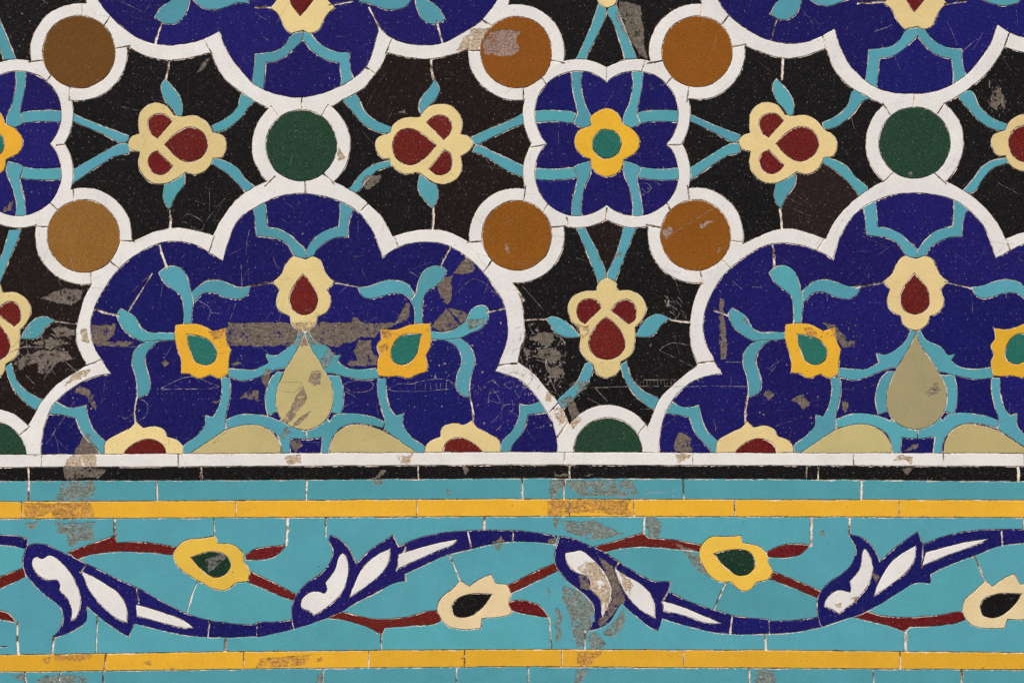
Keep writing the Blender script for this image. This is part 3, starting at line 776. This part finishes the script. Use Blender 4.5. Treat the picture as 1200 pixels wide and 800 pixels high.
for s in ('455,456 465,450 485,449 490,447 530,447.5 531,454 520,456 462,457.5 455,456', '402,451 410,447 435,447 438,450 435,456 410,457.5 402,451', '692,454 740,452.5 790,452.5', '735,445 792,444.5', '790,453 830,452 875,452.5', '850,424 870,424',
          '189,455 200,449 225,441 250,450 257,452.5 190,456', '127,405 145,406 165,406', '160,474 166,468 173,473 172,486 163,493', '142,485 146,490 156,485', '772,410 785,402 807,404', '772,410 795,421 817,432', '215,256 219,251 240,264 236,270 215,259',
          '567,450 578,446 586,457 574,460', '572,468 576,455 586,472 572,468', '590,450 602,446 600,456 590,450', '330,448 354,449 346,459 330,458', '402,477 418,467 405,458', '155,342 178,320', '165,22 180,0', '137,0 178,19', '50,0 57,5', '265,506 250,520', '55,520 88,470',
          '612,335 637,363', '785,275 835,245', '776,500 790,490', '843,340 848,352', '880,320 890,318', '881,336 893,337', '695,452 712,470', '688,466 704,474', '233,352 247,362 244,375', '247,366 265,368', '270,374 277,355', '500,330 480,318', '533,345 556,327 590,352',
          '560,300 575,320', '283,310 284,340', '555,450 548,462', '250,415 270,412', '1128,60 1142,48', '1024,38 1045,30', '750,560 760,575 790,573', '900,440 912,423 903,430', '610,375 614,395', '595,455 612,450', '836,490 839,505', '750,479 762,479', '465,705 470,690'):
    scr(s, R.uniform(0.45, 0.8))
for s in ('601,431 604,437 608,433', '607,436 609,441 613,439', '610,435 614,441', '697,424 700,437', '701,428 706,424 707,436', '709,427 713,433 718,425', '752,216 758,215 763,221 757,226 752,221', '754,219 761,222', '768,214 774,217',
          '815,430 822,436', '790,450 800,443', '36,536 47,532', '33,550 31,545', '740,452 760,470', '652,612 645,604', '672,610 682,630', '730,652 736,640', '755,578 775,576 790,574'):
    scr(s, 0.6)
for i in range(8):
    x = 487 + i * 6
    scr('%f,448 %f,456' % (x, x + R.uniform(-1, 1)), 0.4)
for i in range(14):
    x = 738 + i * 4
    scr('%f,445 %f,452.5' % (x, x + R.uniform(-1, 1)), 0.35)


def rand_scr(n, box, lmin, lmax, wmin, wmax, bend=0.25, ang=None):
    for _ in range(n):
        x, y = R.uniform(box[0], box[2]), R.uniform(box[1], box[3])
        a = R.uniform(0, math.pi) if ang is None else R.gauss(ang, 0.35)
        l = R.uniform(lmin, lmax)
        dx, dy = math.cos(a) * l, math.sin(a) * l
        k = R.uniform(-bend, bend)
        scr('%f,%f %f,%f %f,%f' % (x, y, x + dx / 2 - dy * k, y + dy / 2 + dx * k, x + dx, y + dy), R.uniform(wmin, wmax))


def specks(n, box, r0, r1, level=1):
    for _ in range(n):
        x, y, r = R.uniform(box[0], box[2]), R.uniform(box[1], box[3]), R.uniform(r0, r1) ** 1.0
        m = R.choice((4, 5, 6))
        a0, e = R.uniform(0, 6), R.uniform(0.5, 1.6)
        th = R.uniform(0, 3.1)
        q = []
        for j in range(m):
            a = a0 + 2 * math.pi * j / m
            u, v = r * e * math.cos(a) * R.uniform(.6, 1.2), r * math.sin(a) * R.uniform(.6, 1.2)
            q.append((x + u * math.cos(th) - v * math.sin(th), y + u * math.sin(th) + v * math.cos(th)))
        WEAR.append((q, level))


rand_scr(40, (608, 375, 664, 446), 6, 30, 0.3, 1.1, 0.3)
specks(80, (610, 378, 662, 446), 0.5, 2.0, 2)
specks(30, (20, 380, 90, 430), 0.5, 2.0, 2)
specks(40, (0, 0, 60, 60), 0.4, 0.9, 2)
specks(60, (560, 430, 660, 500), 0.4, 1.6, 2)          # the rubbed corner beside the upright flower
rand_scr(22, (20, 378, 92, 432), 8, 34, 0.3, 1.0, 0.15)
rand_scr(22, (778, 345, 800, 372), 5, 12, 0.4, 0.9, 0.2, 1.1)
rand_scr(16, (1155, 90, 1175, 140), 4, 9, 0.5, 1.0, 0.2, 1.2)
rand_scr(90, (60, 230, 600, 525), 5, 40, 0.18, 0.42, 0.05)
rand_scr(50, (780, 240, 1200, 525), 5, 30, 0.18, 0.4, 0.05)
rand_scr(170, (0, 0, 1200, 330), 4, 34, 0.16, 0.38, 0.05)
rand_scr(16, (555, 440, 655, 500), 6, 22, 0.3, 0.7)
specks(150, (0, 0, 1200, 530), 0.35, 0.8, 2)
specks(110, (0, 0, 1200, 800), 0.4, 1.1, 2)
specks(70, (420, 330, 660, 500), 0.4, 1.4, 2)
specks(40, (20, 370, 330, 520), 0.4, 1.5, 2)
specks(40, (600, 380, 700, 500), 0.5, 1.6, 2)
specks(30, (500, 400, 560, 450), 0.5, 1.4, 2)
specks(26, (880, 420, 960, 510), 0.5, 1.5, 2)
specks(40, (0, 560, 1200, 760), 0.4, 1.2)
specks(26, (960, 375, 1010, 400), 0.5, 1.3)

# ------------------------------------------------------------------ the pattern goes on past both sides of the picture
whole = {'black_tile', 'ground_tile', 'tile'}
base = list(SH)
for sh in base:
    if not (sh['name'] in whole and sh['poly'][0][0] <= X0):
        sh['dom'] = (D0, D1)
for suf, dom, sgn in (('_l', (X0 - 1, D0), -1), ('_r', (D1, X1 + 1), 1)):
    for sh in base:
        if 'dom' not in sh:
            continue
        q = np.asarray(sh['poly'])
        low = q[:, 1].mean() > 600
        if sh['part'] is None and q[:, 1].mean() > 530 and not low:
            continue
        q = q + np.array([sgn * (616.0 if low else 717.0), 0])
        if q[:, 0].max() < dom[0] or q[:, 0].min() > dom[1]:
            continue
        c = dict(sh, poly=[tuple(v) for v in q], dom=dom)
        if c['part'] and len(c['part']) == 2:
            c['part'] = (c['part'][0], c['part'][1] + suf)
        if c['merge']:
            c['merge'] += suf
        SH.append(c)
gap('%f,%f %f,%f' % (D0, Y0, D0, 532), 0.8)
gap('%f,%f %f,%f' % (D1, Y0, D1, 532), 0.8)

# ------------------------------------------------------------------ cut the plane into tiles
V, E = [], []
for sh in SH:
    p = [q for i, q in enumerate(sh['poly']) if math.hypot(q[0] - sh['poly'][i - 1][0], q[1] - sh['poly'][i - 1][1]) > 0.05]
    sh['poly'] = p
    b = len(V)
    V += [Vector(q) for q in p]
    E += [(b + i, b + (i + 1) % len(p)) for i in range(len(p))]
cv, ce, cf, _, _, _ = delaunay_2d_cdt(V, E, [], 0, 1e-3)
PV = np.array([(v.x, v.y) for v in cv])
TR = np.array([f for f in cf if len(f) == 3])
a, b, c = PV[TR[:, 0]], PV[TR[:, 1]], PV[TR[:, 2]]
area2 = (b[:, 0] - a[:, 0]) * (c[:, 1] - a[:, 1]) - (b[:, 1] - a[:, 1]) * (c[:, 0] - a[:, 0])
flip = area2 < 0
TR[flip] = TR[flip][:, ::-1]
area = np.abs(area2) / 2
cen = (a + b + c) / 3


def winding(poly, P):
    """Winding number of a closed polygon about the points P."""
    x, y = P[:, 0], P[:, 1]
    w = np.zeros(len(P), int)
    q = np.asarray(poly)
    q2 = np.roll(q, -1, 0)
    for (x1, y1), (x2, y2) in zip(q, q2):
        if y1 == y2:
            continue
        side = (x2 - x1) * (y - y1) - (x - x1) * (y2 - y1)
        w += ((y1 <= y) & (y2 > y) & (side > 0)).astype(int)
        w -= ((y1 > y) & (y2 <= y) & (side < 0)).astype(int)
    return w


lab = np.full(len(TR), -2)          # -2 outside everything, -1 joint, else index into SH
mats = np.array(['' for _ in TR], dtype='U12')
for i, sh in enumerate(SH):
    q = np.asarray(sh['poly'])
    lo, hi = q.min(0), q.max(0)
    idx = np.nonzero((cen[:, 0] >= lo[0]) & (cen[:, 0] <= hi[0]) & (cen[:, 1] >= lo[1]) & (cen[:, 1] <= hi[1]))[0]
    if not len(idx):
        continue
    idx = idx[winding(q, cen[idx]) != 0]
    if 'dom' in sh:
        idx = idx[(cen[idx, 0] > sh['dom'][0]) & (cen[idx, 0] < sh['dom'][1])]
    if sh['only']:
        idx = idx[np.isin(mats[idx], list(sh['only']))]
    if sh['ban']:
        idx = idx[~np.isin(mats[idx], list(sh['ban'])) & (mats[idx] != '')]
    if sh['mat'] is None:
        lab[idx] = -1
        mats[idx] = ''
    else:
        lab[idx] = i
        mats[idx] = sh['mat']

keys = {}
klab = np.full(len(TR), -1)
for t in range(len(TR)):
    if lab[t] >= 0:
        sh = SH[lab[t]]
        k = sh['merge'] or lab[t]
        klab[t] = keys.setdefault(k, len(keys))
edge_t = {}
for t, (i, j, k) in enumerate(TR):
    for u, v in ((i, j), (j, k), (k, i)):
        edge_t[(u, v)] = t
par = list(range(len(TR)))


def find(x):
    while par[x] != x:
        par[x] = par[par[x]]
        x = par[x]
    return x


for (u, v), t in edge_t.items():
    o = edge_t.get((v, u))
    if o is not None and klab[t] >= 0 and klab[t] == klab[o]:
        ra, rb = find(t), find(o)
        if ra != rb:
            par[ra] = rb
comps = {}
for t in range(len(TR)):
    if klab[t] >= 0:
        comps.setdefault(find(t), []).append(t)


def loops_of(tris):
    ts = set(tris)
    out = {}
    for t in tris:
        i, j, k = TR[t]
        for u, v in ((i, j), (j, k), (k, i)):
            if edge_t.get((v, u)) not in ts:
                out.setdefault(u, []).append(v)
    res = []
    while out:
        st = next(iter(out))
        lp, u, prev = [], st, None
        while True:
            nx = out.get(u)
            if not nx:
                break
            if len(nx) > 1 and prev is not None:
                d = PV[u] - PV[prev]
                ang = []
                for w in nx:
                    e = PV[w] - PV[u]
                    ang.append(math.atan2(d[0] * e[1] - d[1] * e[0], d[0] * e[0] + d[1] * e[1]))
                v = nx.pop(int(np.argmax(ang)))
            else:
                v = nx.pop()
            if not out[u]:
                del out[u]
            lp.append(u)
            prev, u = u, v
            if u == st:
                break
        if len(lp) > 2:
            res.append(PV[lp])
    return res


def tidy(q, d=0.45):
    keep = [0]
    for i in range(1, len(q)):
        if np.hypot(*(q[i] - q[keep[-1]])) > d:
            keep.append(i)
    if len(keep) > 3 and np.hypot(*(q[keep[-1]] - q[keep[0]])) < d:
        keep.pop()
    return q[keep]


def inset(q, dist):
    """Move a closed loop to its left (inwards for an outline, outwards for a hole) by dist at each vertex."""
    p, n = np.roll(q, 1, 0), np.roll(q, -1, 0)
    d1, d2 = q - p, n - q
    d1 /= np.maximum(np.hypot(d1[:, 0], d1[:, 1]), 1e-9)[:, None]
    d2 /= np.maximum(np.hypot(d2[:, 0], d2[:, 1]), 1e-9)[:, None]
    n1 = np.stack([-d1[:, 1], d1[:, 0]], 1)
    n2 = np.stack([-d2[:, 1], d2[:, 0]], 1)
    m = n1 + n2
    l = np.maximum((m * m).sum(1), 0.9)
    return q + m * (2.0 / l)[:, None] * np.asarray(dist)[:, None]


WB = [(np.asarray(p).min(0), np.asarray(p).max(0), p, lv) for p, lv in WEAR]
FRONT = -0.0042        # world Y of the tile faces (the camera is on the -Y side)
BACK = 0.004
pieces = []
EDGE_T = {'turq': 0.08, 'navy': 0.22, 'black': 0.22, 'white': 0.5, 'yellow': 0.25, 'maroon': 0.05}


def build_piece(loops, mat):
    """Mesh data (world coords) of one tile: bevelled face, worn patches let into it, sides running back into the mortar."""
    L0, L1, verts, edges = [], [], [], []
    eo = R.uniform(0, 900)
    o = R.uniform(0, 900)
    for q in loops:
        q = tidy(q)
        if len(q) < 3:
            continue
        g = np.array([0.22 + 0.34 * max(0.0, noise.noise((x * 0.06, y * 0.06, o)) + 0.25) + 0.5 * max(0.0, noise.noise((x * 0.5, y * 0.5, o)))
                      + (0.9 * max(0.0, noise.noise((x * 0.16, y * 0.16, o + 50)) - 0.42)) for x, y in q])
        l0 = inset(q, g)
        l1 = inset(l0, np.array([0.32 + 0.8 * max(0.0, noise.noise((x * 0.4, y * 0.4, eo))) for x, y in l0]))
        for l in (l0, l1):
            b = len(verts)
            verts += [Vector(p) for p in l]
            edges += [(b + i, b + (i + 1) % len(l)) for i in range(len(l))]
        L0.append(l0)
        L1.append(l1)
    if not L0:
        return None
    allp = np.concatenate(L0)
    lo, hi = allp.min(0), allp.max(0)
    wear = [w for w in WB if w[0][0] < hi[0] and w[1][0] > lo[0] and w[0][1] < hi[1] and w[1][1] > lo[1]]
    for w in wear:
        b = len(verts)
        verts += [Vector(p) for p in w[2]]
        edges += [(b + i, b + (i + 1) % len(w[2])) for i in range(len(w[2]))]
    v, _, f, _, _, _ = delaunay_2d_cdt(verts, edges, [], 0, 1e-3)
    pv = np.array([(p.x, p.y) for p in v])
    t = np.array([x for x in f if len(x) == 3])
    if not len(t):
        return None
    cc = pv[t].mean(1)
    inside = sum(winding(l, cc) for l in L0) > 0
    t, cc = t[inside], cc[inside]
    if not len(t):
        return None
    A, B, C = pv[t[:, 0]], pv[t[:, 1]], pv[t[:, 2]]
    ar = (B[:, 0] - A[:, 0]) * (C[:, 1] - A[:, 1]) - (B[:, 1] - A[:, 1]) * (C[:, 0] - A[:, 0])
    t[ar < 0] = t[ar < 0][:, ::-1]
    if np.abs(ar).sum() / 2 < 3.0:
        return None
    lev = np.zeros(len(t), int)
    for lo_, hi_, p, l in wear:
        if l == 2:
            lev[winding(p, cc) != 0] = 2
    for lo_, hi_, p, l in wear:
        if l == 1:
            lev[winding(p, cc) != 0] = 1
    rim = sum(winding(l, cc) for l in L1) <= 0         # the narrow bevel: glaze broken off it here and there
    for k in np.nonzero(rim & (lev == 0))[0]:
        x, y = cc[k]
        if noise.noise((x * 0.05, y * 0.05, eo)) + 0.9 * noise.noise((x * 0.42, y * 0.42, eo)) > EDGE_T.get(mat, 0.25):
            lev[k] = 3
    et = {}
    for k, (i, j, m) in enumerate(t):
        for e in ((i, j), (j, m), (m, i)):
            et[e] = k
    bound = set()
    for (i, j) in et:
        if (j, i) not in et:
            bound.add(i)
            bound.add(j)
    mid = pv[np.unique(t)].mean(0)
    tx, ty, tz = R.gauss(0, 0.0012), R.gauss(0, 0.0012), R.gauss(0, 0.00008)
    vm, out_v, faces, fm = {}, [], [], []

    def vid(i, l):
        k = vm.get((i, l))
        if k is None:
            x, y = pv[i]
            d = (0.0, 0.00022, 0.00010, 0.00006)[l]
            if i in bound:
                d += 0.00030
            X, Z = W(x, y)
            lim = max(-0.0003, min(0.0003, (tx * (x - mid[0]) + ty * (y - mid[1])) * MM + tz))
            Y = FRONT + d + lim
            k = vm[(i, l)] = len(out_v)
            out_v.append((X, Y, Z))
        return k
    back = {}

    def bid(i):
        k = back.get(i)
        if k is None:
            X, Z = W(*pv[i])
            k = back[i] = len(out_v)
            out_v.append((X, BACK, Z))
        return k
    for k, (i, j, m) in enumerate(t):
        l = lev[k]
        faces.append((vid(i, l), vid(j, l), vid(m, l)))
        fm.append(l)
    for (i, j), k in et.items():
        o2 = et.get((j, i))
        if o2 is None:
            l = lev[k]
            faces.append((vid(j, l), vid(i, l), bid(i), bid(j)))
            fm.append(1)
        elif lev[k] < lev[o2]:
            faces.append((vid(j, lev[k]), vid(i, lev[k]), vid(i, lev[o2]), vid(j, lev[o2])))
            fm.append(lev[o2])
    return out_v, faces, fm


OVERRIDE = [(440, 130, 'black', 'sable'), (20, 480, 'black', 'sable'), (720, 285, 'black', 'sable'), (960, 240, 'black', 'umber'), (1060, 470, 'tan', 'olive')]       # single tiles of another tint
for root, tris in comps.items():
    ar = area[tris].sum()
    if ar < 5.0:
        continue
    tally = {}
    for t in tris:
        tally[lab[t]] = tally.get(lab[t], 0) + area[t]
    sh = SH[max(tally, key=tally.get)]
    lps = loops_of(tris)
    for px, py, old, new in OVERRIDE:
        if sh['mat'] == old and sum(winding(l, np.array([[px, py]]))[0] for l in lps) > 0:
            sh = dict(sh, mat=new)
    r = build_piece(lps, sh['mat'])
    if r:
        pieces.append((sh, r, ar))

# ------------------------------------------------------------------ objects
THINGS = {
    P: ('mosaic_panel', 'cut tile mosaic panel of blue lobed medallions, ringed discs and flowers on black ground', 'mosaic panel', None),
    'white_border': ('white_border', 'thin white glazed tile course directly under the medallion panel', 'tile border', None),
    'black_border': ('black_border', 'narrow black tile course between the white course and a turquoise one', 'tile border', None),
    'turquoise_border': ('turquoise_border', 'plain turquoise tile course between the black course and the upper yellow course', 'tile border', 'turquoise tile courses'),
    'yellow_border': ('yellow_border', 'yellow tile course along the top edge of the scrolling frieze', 'tile border', 'yellow tile courses'),
    F: ('scroll_frieze', 'turquoise frieze with blue and white scrolling leaves, maroon stems and four flowers', 'tile frieze', None),
    'yellow_border_low': ('yellow_border', 'yellow tile course along the bottom edge of the scrolling frieze', 'tile border', 'yellow tile courses'),
    'turquoise_border_low': ('turquoise_border', 'turquoise tile course at the very bottom, below the lower yellow course', 'tile border', 'turquoise tile courses'),
}
PARTS = {
    'medallion_a': ('medallion', 'worn blue medallion with grey scraped patches'), 'medallion_b': ('medallion', 'well kept blue medallion at the right edge'),
    'medallion_c': ('medallion', 'blue medallion hanging from the top, left'), 'medallion_d': ('medallion', 'blue medallion hanging from the top, right'),
    'rosette_a': ('rosette', 'whole four lobed blue rosette with yellow flower'), 'rosette_b': ('rosette', 'blue rosette cut by the left edge'),
    'flower_a': ('flower', None), 'flower_b': ('flower', None), 'flower_c': ('flower', None), 'flower_d': ('flower', None),
    'flower_e': ('flower', None), 'flower_f': ('flower', None), 'flower_g': ('flower', None), 'flower_h': ('flower', None),
    'palmette_a': ('palmette', None), 'palmette_b': ('palmette', None), 'palmette_c': ('palmette', 'palmette with its white inlay scraped to brown clay'), 'palmette_d': ('palmette', None),
    'frieze_flower_a': ('flower', 'yellow flower with scraped dark green heart'), 'frieze_flower_b': ('flower', 'cream flower with black heart'),
    'frieze_flower_c': ('flower', 'yellow flower with dark green heart'), 'frieze_flower_d': ('flower', 'cream flower with black heart'),
}
for k, v in ROUND.items():
    PARTS[k] = ('roundel', {'brown': 'dull brown disc in a white ring', 'ochre': 'dull brown disc in a white ring', 'amber': 'amber brown disc in a white ring', 'green': 'dark green disc in a white ring'}[v[4]])

centre = {}
for sh, (vs, fs, fm), ar in pieces:
    q = np.array(vs)
    for k in (sh['part'][:1], sh['part']):
        lo, hi = centre.setdefault(k, [q.min(0), q.max(0)])
        centre[k] = [np.minimum(lo, q.min(0)), np.maximum(hi, q.max(0))]
EMP = {}


def empty(name, loc, parent=None, ploc=(0, 0, 0)):
    o = bpy.data.objects.new(name, None)
    o.empty_display_size = 0.02
    o.location = [loc[i] - ploc[i] for i in range(3)]
    o.parent = parent
    COL.objects.link(o)
    return o


for k, (n, lb, cat, grp) in THINGS.items():
    lo, hi = centre[(k,)]
    loc = ((lo[0] + hi[0]) / 2, BACK, lo[2])
    o = empty(n, loc)
    o['label'], o['category'] = lb, cat
    if grp:
        o['group'] = grp
    EMP[(k,)] = (o, loc)
for k in centre:
    if len(k) == 2:
        n, lb = PARTS[k[1][:-2] if k[1][-2:] in ('_l', '_r') else k[1]]
        lb = None if k[1][-2:] in ('_l', '_r') else lb
        lo, hi = centre[k]
        loc = ((lo[0] + hi[0]) / 2, BACK, (lo[2] + hi[2]) / 2)
        po, pl = EMP[k[:1]]
        o = empty(n, loc, po, pl)
        if lb:
            o['label'] = lb
        EMP[k] = (o, loc)

for sh, (vs, fs, fm), ar in pieces:
    po, pl = EMP[sh['part']]
    q = np.array(vs)
    c0 = (q.min(0) + q.max(0)) / 2
    c0[1] = BACK
    me = bpy.data.meshes.new(sh['name'])
    me.from_pydata([tuple(v) for v in (q - c0)], [], fs)
    for m in MATS[sh['mat']]:
        me.materials.append(m)
    me.polygons.foreach_set('material_index', fm)
    me.update()
    o = bpy.data.objects.new(sh['name'], me)
    o.location = [c0[i] - pl[i] for i in range(3)]
    o.parent = po
    COL.objects.link(o)

# ------------------------------------------------------------------ the wall behind: a bed of lime mortar, fuller in some joints than in others
nx, nz = 700, 360
vs, fs = [], []
xs, ys = np.linspace(X0 + 2, X1 - 2, nx), np.linspace(Y0 - 2, Y1 - 4, nz)
for y in ys:
    for x in xs:
        n1 = noise.noise((x * 0.035, y * 0.035, 7.0))
        n2 = noise.noise((x * 0.22, y * 0.22, 3.0))
        d = 0.0003 + 0.0009 * max(-0.6, n1) + 0.0005 * n2
        X, Z = W(x, y)
        vs.append((X, FRONT + 0.00075 + max(0.0, d), Z))
for j in range(nz - 1):
    for i in range(nx - 1):
        a0 = j * nx + i
        fs.append((a0, a0 + nx, a0 + nx + 1, a0 + 1))
nb = len(vs)
for (x, y) in ((xs[0], ys[0]), (xs[-1], ys[0]), (xs[-1], ys[-1]), (xs[0], ys[-1])):
    X, Z = W(x, y)
    vs.append((X, 0.12, Z))
fs += [tuple([nb, nb + 1] + list(range(nx - 1, -1, -1))), tuple([nb + 2, nb + 3] + list(range((nz - 1) * nx, nz * nx))),
       tuple([nb + 3, nb] + [j * nx for j in range(nz)]), tuple([nb + 1, nb + 2] + [j * nx + nx - 1 for j in range(nz - 1, -1, -1)]), (nb, nb + 3, nb + 2, nb + 1)]
me = bpy.data.meshes.new('wall')
me.from_pydata(vs, [], fs)
me.materials.append(mortar_mat())
me.update()
wall = bpy.data.objects.new('wall', me)
wall['kind'] = 'structure'
COL.objects.link(wall)
print('pieces', len(pieces), 'tris', sum(len(p[1][1]) for p in pieces))
